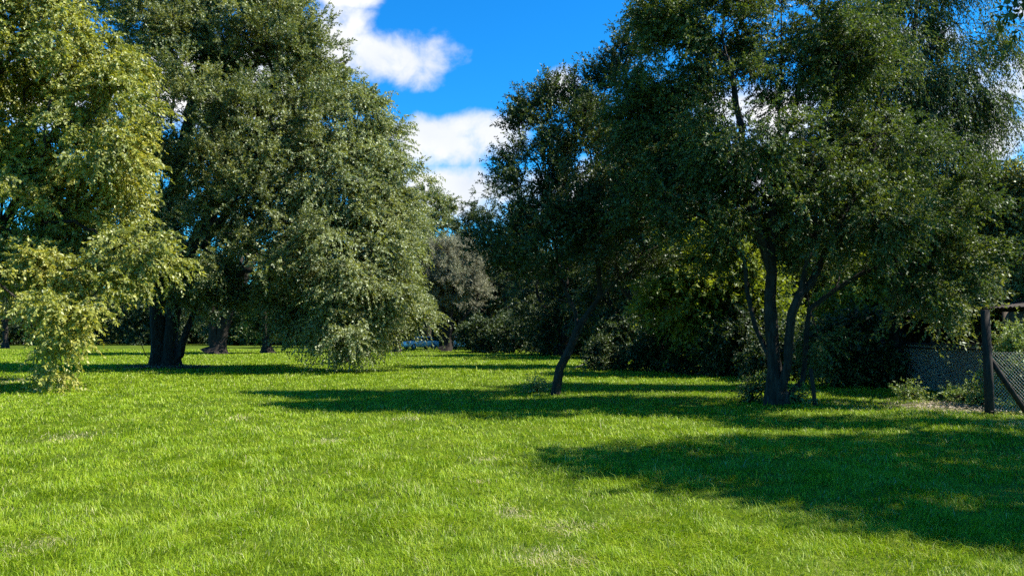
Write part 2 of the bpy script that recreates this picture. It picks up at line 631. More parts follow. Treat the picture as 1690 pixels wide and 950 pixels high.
def twig_wood(mb, tw, r=0.006, frac=1.0, g=rng):
    S, D, Ln, droop = tw
    n = len(S)
    sel = g.uniform(0, 1, n) < frac
    S, D, Ln = S[sel], D[sel], Ln[sel]
    n = len(S)
    ts = np.array([0, 0.5, 1.0])
    P = S[:, None, :] + D[:, None, :] * (Ln[:, None] * ts)[..., None] + np.array([0, 0, -1.0]) * (droop * Ln[:, None] * ts ** 2)[..., None]
    a = unit(np.cross(D, g.normal(size=(n, 3))))
    b = np.cross(D, a)
    V = []
    for k in range(3):
        th = k * 2 * math.pi / 3
        off = (a * math.cos(th) + b * math.sin(th))[:, None, :] * (r * np.array([1, 0.75, 0.35]))[None, :, None]
        V.append(P + off)
    V = np.stack(V, 2).reshape(-1, 3)      # n,3(len),3(ring)
    base = np.arange(n)[:, None] * 9
    Q = []
    for i in range(2):
        for k in range(3):
            Q.append(base + np.array([i * 3 + k, i * 3 + (k + 1) % 3, i * 3 + 3 + (k + 1) % 3, i * 3 + 3 + k]))
    mb.add(V, np.concatenate(Q))


def make_tree(name, label, cat, base, stems, lobes, n_tips, leafmat, seed, trunk_r=0.3, group=None, gap=0.35, shell=0.6, wood="bark",
              alpha=0.18, lift=0.15, crown_from=1.0, twig_frac=0.0, r_tip=0.008, extra=None, flare=1.5, out_up=0.25, min_r=0.006, step=0.5, zmin=0.3, jit=0.03, fol=None, bunch=4):
    g = np.random.default_rng(seed)
    base = np.asarray(base, float)
    root = empty(name, base, label, cat, group)
    tips, C = sample_lobes(lobes, n_tips, g, shell, gap, zmin, bunch)
    pos, par, dr, rad, kids, ends, roots = skeleton(stems, tips, g, alpha, lift, crown_from, step=step, jit=jit, r_tip=r_tip)
    # every spray points away from its lobe's centre and along its branch
    allc = np.array([l[0] for l in lobes])
    E = pos[ends]
    near = allc[np.argmin(np.linalg.norm(E[:, None] - allc[None], axis=2), 1)]
    O = unit(unit(E - near) * 0.6 + dr[ends] * 0.7 + np.array([0, 0, out_up]))
    V, Q, tw = foliage(E, O, g, **(fol or {}))
    V[:, 2] = np.maximum(V[:, 2], 0.03)
    mb = MB()
    wood_mesh(mb, pos, par, rad, kids, roots, trunk_r, g, flare, min_r)
    if twig_frac:
        twig_wood(mb, tw, 0.005, twig_frac, g)
    mb.build("trunk", M[wood], root, smooth=True)
    link("crown", np_mesh("crown", V, Q), M[leafmat], root)
    return root


def stem_px(base, pts):
    return [at(px, py, d) - base for px, py, d in pts]


def copy_tree(root, loc, rz, s, label=None, group=None):
    c = root.copy()
    COL.objects.link(c)
    c.location, c.rotation_euler, c.scale = loc, (0, 0, rz), (s[0], s[0], s[1])
    if label:
        c["label"] = label
    if group:
        c["group"] = group
    for ch in root.children:
        k = ch.copy()
        COL.objects.link(k)
        k.parent = c
    return c


def base_px(px, d):
    b = at(px, HORIZON, d)
    b[2] = float(height(b[0], b[1]))
    return b


NLEAF = 1.0

# --- yellow-green tree at the left edge
d = 24.5
b = base_px(-120, d)
make_tree("maple_tree", "tall yellow green tree filling the left edge with a branch drooping to the lawn", "tree", b,
          [[(0, 0, 0), (0.1, 0, 2.5), (0.3, 0.1, 6), (0.2, 0, 10), (0.4, 0, 13)], [(0.1, 0, 2.5), (1.2, 1.2, 5), (2.6, 1.5, 8)], [(0.1, 0, 2.2), (-1.5, 0.5, 5), (-2.2, 0.8, 8)]],
          lobes_px([(62, 115, 140, 165), (185, 215, 52, 100, -0.8), (160, 70, 40, 70), (-60, 60, 150, 170, 1, 1, 0.5), (30, -120, 150, 120, 0, 1, 0.4), (130, 330, 110, 110, 1.2), (20, 330, 120, 110, 0.5, 1, .9), (40, 400, 90, 60, 1),
                    (238, 420, 66, 52, -1.2), (130, 450, 90, 65, -1), (98, 540, 60, 58, -3.4, .8), (20, 480, 60, 60, -2.5, .8), (105, 596, 24, 22, -3.6), (60, 545, 56, 45, -3, .8), (40, 440, 80, 50, -1.6), (150, 490, 50, 36, -2.6)], d, b),
          1500, "yellow", 3, trunk_r=0.38, gap=0.25, crown_from=1.8, lift=0.2, out_up=0.1,
          fol=dict(twigs=8, tlen=0.75, spread=0.55, up=0.0, droop=0.45, leaves=28, ll=0.115, lw=0.062, hang=0.45, updown=0.6))

# --- big many-stemmed elm behind it
d = 37.5
b = base_px(268, d)
make_tree("elm_tree", "huge grey green elm on a thick dark trunk with mulch round its foot", "tree", b,
          [stem_px(b, [(262, 604, d), (262, 540, d), (266, 460, d), (290, 300, d), (330, 120, d), (350, -40, d)]),
           stem_px(b, [(282, 604, d - .2), (284, 540, d - .2), (300, 440, d - .4), (380, 300, d - .5), (450, 150, d - .6)]),
           stem_px(b, [(246, 603, d - .3), (232, 565, d - .5), (206, 515, d - .7), (170, 470, d - 1)]),
           stem_px(b, [(296, 604, d - .3), (302, 565, d - .4), (315, 525, d + .2), (340, 470, d + 1), (360, 400, d + 1.5)]),
           stem_px(b, [(270, 604, d + .4), (270, 520, d + .5), (250, 400, d + 1), (220, 220, d + 1.5)])],
          lobes_px([(390, 70, 150, 130), (460, 110, 72, 120), (300, 60, 110, 130), (340, -60, 160, 80, 0, 1, 0.5), (320, 250, 130, 130, -3), (440, 250, 110, 120, -3), (500, 60, 40, 90), (235, 300, 70, 190),
                    (380, 380, 120, 90, -4), (300, 430, 110, 70, -2), (470, 380, 70, 110, -5), (400, 440, 90, 50, -5), (230, 470, 60, 40), (400, 470, 70, 45), (330, 480, 60, 34, -1), (420, 500, 70, 34, -3), (350, 505, 50, 28, -1), (470, 510, 50, 30, -3), (515, 180, 40, 70)], d, b),
          2300, "elm_grey", 5, bunch=8, trunk_r=0.40, gap=0.3, crown_from=3.0, lift=0.2, flare=1.3, out_up=0.35,
          fol=dict(twigs=8, tlen=1.1, spread=0.5, up=0.25, droop=0.2, leaves=34, ll=0.125, lw=0.058, hang=0.1))

# --- drooping elm in front of it, branches sweeping the grass
d = 38.0
b = base_px(566, d + 5)
make_tree("drooping_elm_tree", "pale green elm with long branches sweeping down to the grass left of the sky gap", "tree", b,
          [stem_px(b, [(566, 592, d + 5), (566, 520, d + 2), (560, 400, d), (580, 250, d), (600, 140, d)]), stem_px(b, [(566, 520, d + 2), (610, 430, d), (640, 330, d), (650, 260, d)]),
           stem_px(b, [(566, 520, d + 2), (510, 430, d), (500, 330, d)])],
          lobes_px([(598, 185, 42, 52, -1), (550, 200, 56, 80), (636, 250, 34, 48, -1), (560, 310, 110, 100, -2), (650, 320, 45, 50, -1), (610, 400, 75, 75, -3), (520, 420, 60, 75, -2), (590, 490, 90, 60, -5), (640, 505, 44, 44, -4),
                    (572, 535, 44, 42, -6.5), (625, 530, 36, 24, -6), (684, 532, 24, 22, -4), (668, 548, 26, 14, -4.5), (548, 568, 22, 12, -7), (582, 572, 22, 13, -7), (505, 490, 50, 50, -4), (560, 420, 90, 60, -5)], d, b),
          1500, "elm_silver", 8, bunch=7, flare=1.1, trunk_r=0.28, gap=0.22, crown_from=2.5, lift=0.15, out_up=0.1,
          fol=dict(twigs=8, tlen=1.15, spread=0.5, up=0.1, droop=0.5, leaves=34, ll=0.125, lw=0.056, hang=0.35))

# --- elm farther back, between the two
d = 63.0
b = base_px(357, d)
make_tree("elm_tree", "dark elm farther back with a stout trunk right of the huge elm's trunk", "tree", b,
          [stem_px(b, [(357, 583, d), (355, 540, d), (350, 480, d), (340, 380, d)]), stem_px(b, [(362, 583, d), (372, 530, d), (400, 460, d), (430, 400, d)])],
          lobes_px([(340, 380, 90, 110), (420, 420, 70, 80), (290, 440, 60, 70), (360, 490, 60, 40), (420, 300, 70, 80)], d, b),
          330, "elm_dark", 12, trunk_r=0.75, crown_from=3, fol=dict(twigs=6, tlen=1.5, spread=0.6, up=0.1, droop=0.3, leaves=24, ll=0.24, lw=0.12))

d = 66.0
b = base_px(440, d)
make_tree("broadleaf_tree", "dark low tree with a short black trunk under the drooping foliage", "tree", b,
          [stem_px(b, [(440, 582, d), (440, 560, d), (437, 530, d), (440, 480, d)]), stem_px(b, [(440, 562, d), (455, 530, d), (470, 490, d)])],
          lobes_px([(440, 500, 42, 42), (415, 520, 30, 30), (468, 510, 30, 32), (450, 450, 40, 45)], d, b),
          200, "elm", 14, trunk_r=0.42, crown_from=1.2, fol=dict(twigs=6, tlen=1.0, spread=0.6, up=0.0, droop=0.4, leaves=22, ll=0.2, lw=0.1))

d = 96.0
b = base_px(473, d)
make_tree("broadleaf_tree", "thin trunked far tree with pale sunlit leaves beyond the drooping elm", "tree", b,
          [stem_px(b, [(473, 573, d), (473, 545, d), (470, 500, d)])],
          lobes_px([(470, 510, 34, 36), (500, 530, 26, 22), (440, 535, 24, 22), (490, 480, 30, 34)], d, b),
          150, "sunny", 15, trunk_r=0.3, crown_from=2, fol=dict(twigs=6, tlen=1.2, leaves=20, ll=0.28, lw=0.14))

d = 90.0
b = base_px(10, d)
make_tree("broadleaf_tree", "thin dark trunked tree far off behind the yellow green droop", "tree", b,
          [stem_px(b, [(10, 574, d), (9, 540, d), (14, 490, d)])],
          lobes_px([(10, 470, 50, 45), (60, 490, 35, 35), (-40, 490, 40, 36)], d, b),
          160, "elm_dark", 16, trunk_r=0.28, crown_from=2.2, fol=dict(twigs=6, tlen=1.2, leaves=20, ll=0.28, lw=0.14))

# --- centre distance
d = 98.0
b = base_px(705, d)
make_tree("poplar_tree", "tall far green tree rising into the sky gap behind the grey round tree", "tree", b,
          [stem_px(b, [(705, 572, d), (705, 480, d), (702, 400, d), (700, 340, d)])],
          lobes_px([(714, 348, 34, 40), (680, 390, 40, 60), (732, 385, 26, 46), (740, 430, 30, 40), (700, 450, 45, 50), (655, 420, 40, 60)], d, b),
          800, "elm_grey", 18, trunk_r=0.5, crown_from=5, gap=0.15, fol=dict(twigs=6, tlen=1.6, spread=0.5, up=0.5, leaves=22, ll=0.28, lw=0.13))

d = 70.0
b = base_px(655, d)
make_tree("broadleaf_tree", "bright yellow green tree tucked between the drooping elm and the grey round tree", "tree", b,
          [stem_px(b, [(655, 581, d), (655, 520, d), (658, 450, d)])],
          lobes_px([(662, 420, 34, 48), (675, 470, 24, 40), (650, 490, 34, 45), (640, 420, 34, 48)], d, b),
          220, "sunny", 19, trunk_r=0.3, crown_from=2.5, gap=0.2, fol=dict(twigs=6, tlen=1.1, leaves=22, ll=0.2, lw=0.1))

d = 74.0
b = base_px(738, d)
make_tree("tamarisk_tree", "round grey brown feathery tree in the middle distance below the sky gap", "tree", b,
          [stem_px(b, [(733, 579, d), (734, 545, d), (730, 500, d), (720, 450, d)]), stem_px(b, [(741, 579, d), (742, 545, d), (745, 490, d), (755, 430, d)]),
           stem_px(b, [(745, 579, d), (750, 550, d), (765, 525, d), (785, 500, d)]), stem_px(b, [(731, 579, d), (722, 545, d), (712, 515, d)])],
          lobes_px([(740, 430, 40, 34), (715, 455, 30, 34), (772, 450, 30, 36), (745, 470, 52, 38), (710, 490, 24, 26), (782, 482, 22, 26)], d, b),
          760, "tamarisk", 21, trunk_r=0.42, crown_from=2.2, gap=0.05, shell=0.8, twig_frac=0.15, out_up=0.4,
          fol=dict(twigs=9, tlen=1.0, spread=0.28, up=0.25, droop=0.12, leaves=24, ll=0.2, lw=0.035, hang=0.0))

# --- dark elms right of the gap
DE = []
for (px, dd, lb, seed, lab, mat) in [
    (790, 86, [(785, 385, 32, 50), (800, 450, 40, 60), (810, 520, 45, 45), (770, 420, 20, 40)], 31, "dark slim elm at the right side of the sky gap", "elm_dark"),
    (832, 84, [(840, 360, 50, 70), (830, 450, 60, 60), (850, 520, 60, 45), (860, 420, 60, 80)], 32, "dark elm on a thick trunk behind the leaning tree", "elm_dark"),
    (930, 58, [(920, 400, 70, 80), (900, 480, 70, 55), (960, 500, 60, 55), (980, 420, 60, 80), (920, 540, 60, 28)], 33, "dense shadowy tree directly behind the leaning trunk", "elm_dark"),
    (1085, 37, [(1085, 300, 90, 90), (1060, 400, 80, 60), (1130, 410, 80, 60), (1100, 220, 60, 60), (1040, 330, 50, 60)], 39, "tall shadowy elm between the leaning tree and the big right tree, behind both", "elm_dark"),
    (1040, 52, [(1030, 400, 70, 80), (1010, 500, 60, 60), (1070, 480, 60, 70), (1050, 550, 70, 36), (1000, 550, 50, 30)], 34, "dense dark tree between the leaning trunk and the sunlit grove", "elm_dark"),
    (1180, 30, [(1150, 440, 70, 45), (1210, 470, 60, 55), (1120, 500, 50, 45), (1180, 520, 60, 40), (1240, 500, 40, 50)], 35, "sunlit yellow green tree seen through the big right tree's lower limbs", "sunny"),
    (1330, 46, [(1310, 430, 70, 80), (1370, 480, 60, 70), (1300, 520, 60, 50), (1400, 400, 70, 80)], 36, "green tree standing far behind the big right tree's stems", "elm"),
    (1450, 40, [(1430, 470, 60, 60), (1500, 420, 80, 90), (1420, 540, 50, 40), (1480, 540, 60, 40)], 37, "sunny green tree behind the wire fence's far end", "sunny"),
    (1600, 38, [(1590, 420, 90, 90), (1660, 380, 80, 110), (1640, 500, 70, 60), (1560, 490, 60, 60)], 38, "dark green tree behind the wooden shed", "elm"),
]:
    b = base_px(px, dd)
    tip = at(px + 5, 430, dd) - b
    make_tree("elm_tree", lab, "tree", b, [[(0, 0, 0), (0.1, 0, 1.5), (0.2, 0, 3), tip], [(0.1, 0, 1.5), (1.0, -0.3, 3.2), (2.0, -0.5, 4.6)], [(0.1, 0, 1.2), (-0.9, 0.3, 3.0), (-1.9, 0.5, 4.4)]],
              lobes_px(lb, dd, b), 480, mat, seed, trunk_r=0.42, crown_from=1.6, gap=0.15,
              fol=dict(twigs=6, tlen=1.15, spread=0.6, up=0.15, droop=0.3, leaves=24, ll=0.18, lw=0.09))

# --- the leaning tree on the lawn
d = 20.5
b = base_px(917, d)
make_tree("leaning_tree", "slim leaning tree with a curved bare trunk standing alone on the lawn", "tree", b,
          [stem_px(b, [(916, 648, d), (924, 608, d), (940, 575, d), (955, 543, d), (972, 518, d), (990, 492, d - .2), (986, 440, d - .3), (978, 360, d - .2), (985, 260, d), (995, 180, d)]),
           stem_px(b, [(955, 543, d), (949, 515, d + .1), (936, 497, d + .2), (905, 486, d + .3), (862, 478, d + .4), (820, 470, d + .5)]),
           stem_px(b, [(949, 515, d + .1), (930, 470, d), (910, 380, d), (890, 270, d - .2)]),
           stem_px(b, [(985, 496, d - .2), (1020, 460, d - .5), (1060, 420, d - .8)])],
          lobes_px([(845, 225, 36, 50), (885, 190, 40, 36), (925, 190, 40, 60), (880, 290, 80, 55, -.6), (960, 250, 60, 80, -.8), (1000, 180, 50, 80), (1035, 120, 40, 70), (840, 395, 50, 45), (900, 390, 80, 60, -.9), (1000, 360, 80, 70, -1.2), (940, 340, 80, 60, -1.2),
                    (1060, 300, 60, 110), (930, 445, 70, 24, 0, 1, 0.6), (840, 450, 40, 25, 0, 1, 0.5), (1040, 430, 60, 36)], d, b),
          1050, "elm_dark", 41, trunk_r=0.092, crown_from=3.0, gap=0.25, flare=1.15, lift=0.1, twig_frac=0.6, out_up=0.45, jit=0.05,
          fol=dict(twigs=6, tlen=0.55, spread=0.5, up=0.35, droop=0.12, leaves=24, ll=0.085, lw=0.036, hang=0.1))

# --- the big right tree
d = 17.0
b = base_px(1290, d)
make_tree("elm_tree", "big dark spreading elm on several black stems right of the lawn", "tree", b,
          [stem_px(b, [(1283, 670, d), (1279, 610, d), (1272, 530, d), (1275, 450, d), (1273, 380, d), (1285, 250, d), (1290, 100, d), (1290, 0, d)]),
           stem_px(b, [(1274, 440, d), (1255, 380, d - .2), (1232, 290, d - .4), (1215, 170, d - .5), (1190, 60, d - .6)]),
           stem_px(b, [(1296, 670, d - .3), (1300, 600, d - .3), (1310, 520, d - .4), (1340, 400, d - .5), (1360, 250, d - .6), (1380, 100, d - .5)]),
           stem_px(b, [(1322, 670, d + .1), (1330, 590, d + .2), (1335, 510, d + .3), (1375, 480, d + .3), (1420, 455, d + .2), (1470, 430, d), (1530, 440, d - .2), (1580, 470, d - .4)]),
           stem_px(b, [(1277, 560, d), (1262, 515, d - .3), (1240, 475, d - .5), (1222, 455, d - .6), (1185, 457, d - .8)]),
           stem_px(b, [(1276, 600, d), (1246, 540, d + .4), (1234, 480, d + .5), (1228, 430, d + .6), (1190, 380, d + .8), (1120, 340, d + 1)]),
           stem_px(b, [(1320, 500, d - .4), (1370, 400, d), (1430, 280, d + .2), (1470, 180, d + .3)]),
           stem_px(b, [(1290, 250, d), (1320, 150, d + .5), (1340, 30, d + .8)])],
          lobes_px([(1105, 90, 75, 90), (1060, 200, 60, 90), (1180, 40, 110, 80), (1130, 220, 90, 110), (1060, 370, 70, 70), (1150, 340, 90, 90), (1290, 50, 110, 90, 0, 1, 0.8), (1400, 60, 80, 90), (1230, 180, 90, 110, -1.5),
                    (1350, 220, 110, 120, .5), (1440, 230, 100, 120), (1400, 350, 110, 90, -1), (1530, 340, 90, 90), (1580, 440, 70, 55), (1480, 470, 70, 38), (1230, 400, 80, 50, 1), (1120, 420, 60, 30), (1360, 440, 60, 50, 1),
                    (1340, 560, 36, 50, .6, 1, .7), (1560, 492, 60, 20, -.6), (1500, 500, 40, 20, -.3), (1300, 330, 110, 60, 1.5)], d, b),
          2300, "elm", 43, bunch=7, trunk_r=0.2, crown_from=2.0, gap=0.4, flare=1.6, lift=0.12, twig_frac=0.6, out_up=0.2, jit=0.045,
          fol=dict(twigs=6, tlen=0.6, spread=0.55, up=0.05, droop=0.35, leaves=30, ll=0.075, lw=0.031, hang=0.3))

# --- weeping tree behind it at the upper right
d = 22.5
b = base_px(1478, d)
make_tree("weeping_tree", "slender weeping tree with hanging twigs at the upper right against the cloud", "tree", b,
          [stem_px(b, [(1478, 640, d), (1480, 520, d), (1484, 400, d), (1492, 280, d), (1500, 150, d), (1512, 20, d), (1520, -60, d)]),
           stem_px(b, [(1486, 360, d), (1540, 250, d - .3), (1590, 150, d - .5)]), stem_px(b, [(1500, 150, d), (1550, 60, d), (1600, 20, d)])],
          lobes_px([(1520, 20, 70, 70), (1600, 60, 50, 60), (1490, 110, 70, 60), (1570, 160, 70, 50), (1630, 150, 30, 50), (1540, 250, 80, 70), (1610, 300, 60, 60), (1440, 160, 60, 60), (1450, 50, 60, 60), (1560, 90, 60, 60), (1420, 90, 50, 60), (1530, -70, 110, 60, 0, 1, .6)], d, b),
          900, "elm", 47, trunk_r=0.17, crown_from=4, gap=0.35, twig_frac=0.7, out_up=-0.25, lift=0.3,
          fol=dict(twigs=7, tlen=1.1, spread=0.35, up=-0.25, droop=0.7, leaves=30, ll=0.09, lw=0.034, hang=0.7, out=0.7))

d = 21.0
b = base_px(1745, d)
make_tree("broadleaf_tree", "light green leafy tree cut by the right edge above the fence", "tree", b,
          [stem_px(b, [(1745, 645, d), (1742, 500, d), (1735, 350, d), (1740, 250, d)])],
          lobes_px([(1670, 390, 45, 80), (1730, 330, 70, 90), (1660, 480, 50, 50), (1610, 470, 40, 36, -1.5), (1655, 520, 36, 26, -1.5), (1600, 500, 46, 22, -3.4, .6), (1530, 508, 40, 20, -3.2, .6), (1640, 500, 30, 24, -3.8, .6), (1750, 450, 70, 90), (1700, 300, 36, 60)], d, b),
          560, "elm_grey", 49, trunk_r=0.2, crown_from=2, gap=0.3,
          fol=dict(twigs=7, tlen=0.7, spread=0.6, up=0.1, droop=0.3, leaves=24, ll=0.10, lw=0.05))

# --- tree beside the photographer that shades the near lawn; one sprig reaches the frame's top right corner
b = np.array([12.6, 7.8, 0.0])
make_tree("elm_tree", "elm outside the right edge whose sprig hangs in the top right corner", "tree", b,
          [[(0, 0, 0), (0.1, 0, 2), (-0.3, 0, 4), (-1, 0, 6.5), (-1.8, 0.3, 8.5)], [(0, 0, 2), (1, -0.6, 4.5), (1.5, -1, 7.5)], [(0, 0, 2.2), (0.3, 1.0, 5), (0, 1.6, 8)]],
          [(np.array([x_, y_, z_]) - b, np.array(r_), w_) for x_, y_, z_, r_, w_ in (
              (8.9, 9.9, 8.2, (1.0, 0.9, 0.8), 0.8), (12.4, 6.2, 7.7, (2.2, 0.8, 1.1), 0.9), (10.9, 8.0, 8.0, (1.4, 1.0, 1.0), 0.6), (10.4, 9.0, 7.8, (2.0, 1.7, 1.4), 1), (11.2, 7.0, 7.8, (2.0, 1.0, 1.2), 0.8), (12.9, 10.4, 7.4, (2.3, 1.6, 2.0), 1), (14.2, 7.6, 7.0, (2.4, 1.9, 2.2), 1), (12.6, 8.4, 8.6, (1.8, 1.8, 1.2), 0.8), (13.4, 13.5, 8.0, (2.5, 0.7, 1.4), 0.9), (16.6, 13.4, 7.4, (2.3, 0.9, 1.4), 0.9), (*at(1778, -24, 9.5), (0.12, 0.3, 0.12), 3))],
          1050, "elm", 51, trunk_r=0.28, crown_from=2.5, gap=0.28, fol=dict(twigs=7, tlen=0.8, spread=0.6, up=0.1, droop=0.3, leaves=20, ll=0.12, lw=0.055))

# --- line of far trees closing the view
P0 = []
for k in range(3):
    g = np.random.default_rng(70 + k)
    lb = [(np.array([g.normal(0, 2.4), g.normal(0, 2.0), z]), np.array([3.6, 3.4, 2.8]) * g.uniform(0.8, 1.15), 1) for z in (3.0, 1.8, 1.9, 2.2, 5.5, 7.5, 9.5, 11.8, 4.2, 6.5)]
    P0.append((lb, 71 + k))
spots = [(470, 128), (60, 150), (-20, 152), (150, 150), (230, 155), (300, 150), (370, 148), (450, 145), (550, 150), (735, 125), (790, 118), (880, 108), (-140, 128), (-60, 118), (30, 132), (110, 122), (190, 140), (260, 125), (330, 135), (400, 120), (520, 122), (580, 130), (640, 118), (690, 128), (760, 112), (840, 105), (900, 95), (980, 90),
         (1050, 78), (1120, 84), (1200, 76), (1280, 70), (1370, 72), (1450, 66), (1540, 62), (1640, 60), (1740, 58)]
protos = []
gl = np.random.default_rng(99)
for i, (px, dd) in enumerate(spots):
    bb = base_px(px, dd)
    lab = "distant dark tree in the line of trees along the far side of the lawn"
    if i < 3:
        lb, sd = P0[i]
        lb = [(c_, np.array([r_[0] * (1.3 if c_[2] < 2.5 else 1), r_[1], min(r_[2], c_[2] + 0.2)]), w_) for c_, r_, w_ in lb]
        r_ = make_tree("far_tree", lab, "tree", bb, [[(0, 0, 0), (0.1, 0, 3), (0, 0.2, 7), (0.2, 0, 11)], [(0.1, 0, 2), (1.5, 0.3, 5), (2.4, 0.4, 8)], [(0, 0, 2.2), (-1.5, 0, 5), (-2.4, 0.3, 7.5)]],
                       lb, 560, ["elm_dark", "elm", "elm_dark"][i], sd, trunk_r=0.35, crown_from=1.8, gap=0.06, group="far trees along the lawn edge",
                       fol=dict(twigs=6, tlen=1.5, spread=0.6, up=0.15, leaves=20, ll=0.32, lw=0.17))
        protos.append(r_)
    else:
        copy_tree(protos[i % 3], bb, gl.uniform(0, 6.28), (gl.uniform(0.85, 1.2), gl.uniform(0.8, 1.1)))


# ------------------------------------------------------------------ shrubs, brush, weeds
def make_shrub(name, label, cat, px, py_base, lobes, mat, seed, n_tips=150, group=None, fol=None, d=None, wood="bark", gap=0.2):
    d = d or ground_at(px, py_base)[1]
    b = base_px(px, d)
    lb = lobes_px(lobes, d, b)
    st = []
    g = np.random.default_rng(seed)
    for k in range(4):
        a = g.uniform(0, 6.28)
        c = lb[k % len(lb)][0]
        st.append([(0.12 * math.cos(a), 0.12 * math.sin(a), 0), tuple(c * 0.4 + np.array([0.1 * math.cos(a), 0.1 * math.sin(a), 0.1])), tuple(c)])
    return make_tree(name, label, cat, b, st, lb, n_tips, mat, seed, trunk_r=0.05, group=group, crown_from=0.15, gap=gap, flare=1.1, wood=wood, step=0.3, zmin=0.05, min_r=0.004,
                     fol=fol or dict(twigs=6, tlen=0.45, spread=0.7, up=0.2, droop=0.2, leaves=20, ll=0.10, lw=0.05))


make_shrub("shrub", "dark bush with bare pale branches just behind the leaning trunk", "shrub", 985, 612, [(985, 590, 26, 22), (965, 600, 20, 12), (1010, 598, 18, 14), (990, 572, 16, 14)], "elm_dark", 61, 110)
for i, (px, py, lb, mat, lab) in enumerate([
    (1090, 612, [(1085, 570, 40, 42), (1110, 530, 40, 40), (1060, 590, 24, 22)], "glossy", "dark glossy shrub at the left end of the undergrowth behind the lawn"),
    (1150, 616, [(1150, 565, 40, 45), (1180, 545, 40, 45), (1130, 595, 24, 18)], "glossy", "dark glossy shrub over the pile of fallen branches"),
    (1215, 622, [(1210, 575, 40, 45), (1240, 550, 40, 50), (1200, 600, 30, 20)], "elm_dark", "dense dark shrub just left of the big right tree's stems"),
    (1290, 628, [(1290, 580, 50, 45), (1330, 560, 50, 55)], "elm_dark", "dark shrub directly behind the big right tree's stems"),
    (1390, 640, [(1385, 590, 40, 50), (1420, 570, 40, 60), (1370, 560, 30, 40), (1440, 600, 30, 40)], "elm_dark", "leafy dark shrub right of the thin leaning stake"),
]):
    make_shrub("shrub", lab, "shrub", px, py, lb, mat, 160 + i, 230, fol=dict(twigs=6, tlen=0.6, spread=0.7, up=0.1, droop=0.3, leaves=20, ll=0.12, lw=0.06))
make_shrub("shrub", "yellow green bush with sunlit twigs at the right edge behind the brace pole", "shrub", 1680, 680, [(1675, 600, 26, 36), (1700, 620, 40, 50), (1665, 640, 22, 26), (1690, 570, 22, 20), (1680, 665, 30, 20)], "weed", 171, 200, d=16.2,
           fol=dict(twigs=6, tlen=0.4, spread=0.7, up=0.3, droop=0.15, leaves=18, ll=0.07, lw=0.025))
make_shrub("sapling", "small leafy sapling on the lawn just left of the big right tree", "sapling", 1240, 664, [(1238, 640, 14, 20), (1248, 655, 16, 10), (1234, 622, 6, 8)], "elm", 172, 40,
           fol=dict(twigs=4, tlen=0.28, spread=0.7, up=0.2, droop=0.2, leaves=9, ll=0.075, lw=0.036))
for i, (px, py, h_, lab) in enumerate([(1588, 668, 20, "pale tall weed at the foot of the wire fence"), (1612, 670, 14, "small weed left of the thick fence post"), (1560, 664, 10, "low weed clump in front of the wire mesh"),
                                       (1500, 660, 9, "low weed clump near the fence's far end"), (1310, 668, 16, "white flecked weed between the big right tree's stems"), (885, 644, 8, "small tuft of weeds left of the leaning trunk's foot")]):
    make_shrub("weed", lab, "weed", px, py, [(px, py - h_ * 0.55, h_ * 0.7, h_ * 0.5), (px + 4, py - h_, h_ * 0.3, h_ * 0.35)], "weed", 180 + i, 26,
               fol=dict(twigs=4, tlen=0.22, spread=0.6, up=0.5, droop=0.15, leaves=10, ll=0.06, lw=0.026))


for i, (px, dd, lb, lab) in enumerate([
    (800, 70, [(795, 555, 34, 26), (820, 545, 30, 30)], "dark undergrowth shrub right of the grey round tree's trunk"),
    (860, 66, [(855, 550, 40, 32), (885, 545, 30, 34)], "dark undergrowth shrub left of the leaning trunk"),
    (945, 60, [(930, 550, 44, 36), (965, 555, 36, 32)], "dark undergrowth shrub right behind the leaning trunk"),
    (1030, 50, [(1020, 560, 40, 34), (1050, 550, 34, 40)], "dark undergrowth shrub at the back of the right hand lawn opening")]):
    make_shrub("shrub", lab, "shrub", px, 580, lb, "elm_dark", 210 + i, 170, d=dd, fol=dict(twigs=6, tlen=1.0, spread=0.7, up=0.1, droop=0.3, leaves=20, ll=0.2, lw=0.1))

# fallen branches
def branch_mesh(g, L, r, n_side=5):
    mb = MB()
    t = np.linspace(0, 1, 8)
    P = np.stack([L * t, 0.06 * L * np.sin(3 * t + 1) + g.normal(0, 0.015, 8), r + 0.25 * L * t * (1 - 0.45 * t)], -1)
    mb.tube(P, r * (1 - 0.75 * t), 7)
    for k in range(n_side):
        i = g.integers(2, 7)
        a = unit(np.array([g.uniform(0.3, 1), g.normal(0, 0.7), g.uniform(0.0, 0.9)]))
        l2 = L * g.uniform(0.2, 0.45)
        Q = P[i] + a * l2 * np.linspace(0, 1, 5)[:, None] + g.normal(0, 0.02, (5, 3)) * np.linspace(0, 1, 5)[:, None]
        mb.tube(Q, r * 0.45 * (1 - 0.8 * np.linspace(0, 1, 5)), 5)
    return mb


gb = np.random.default_rng(5)
for px, py, dd, rz, L, lab in [
    (948, 603, 34.5, 0.25, 1.7, "bare grey fallen branch leaning up into the dark bush behind the leaning trunk"),
    (1000, 590, 34.0, 2.9, 1.2, "short pale broken branch sticking out of the dark bush's right side"),
    (1178, 616, 31.0, 2.5, 1.8, "pale fallen branch lying steepest in front of the glossy shrub"),
    (1150, 617, 30.5, 0.4, 1.5, "pale fallen branch lying flat on the ground below the glossy shrub"),
    (1195, 619, 31.5, 1.9, 1.3, "thin pale fallen branch nearest the dense dark shrub")]:
    b = base_px(px, dd)
    o = branch_mesh(gb, L, 0.035).build("fallen_branch", M["bark_pale"], None, True, b)
    o.rotation_euler = (0, -0.15, rz)
    tag(o, lab, "branch", "fallen branches in the undergrowth")

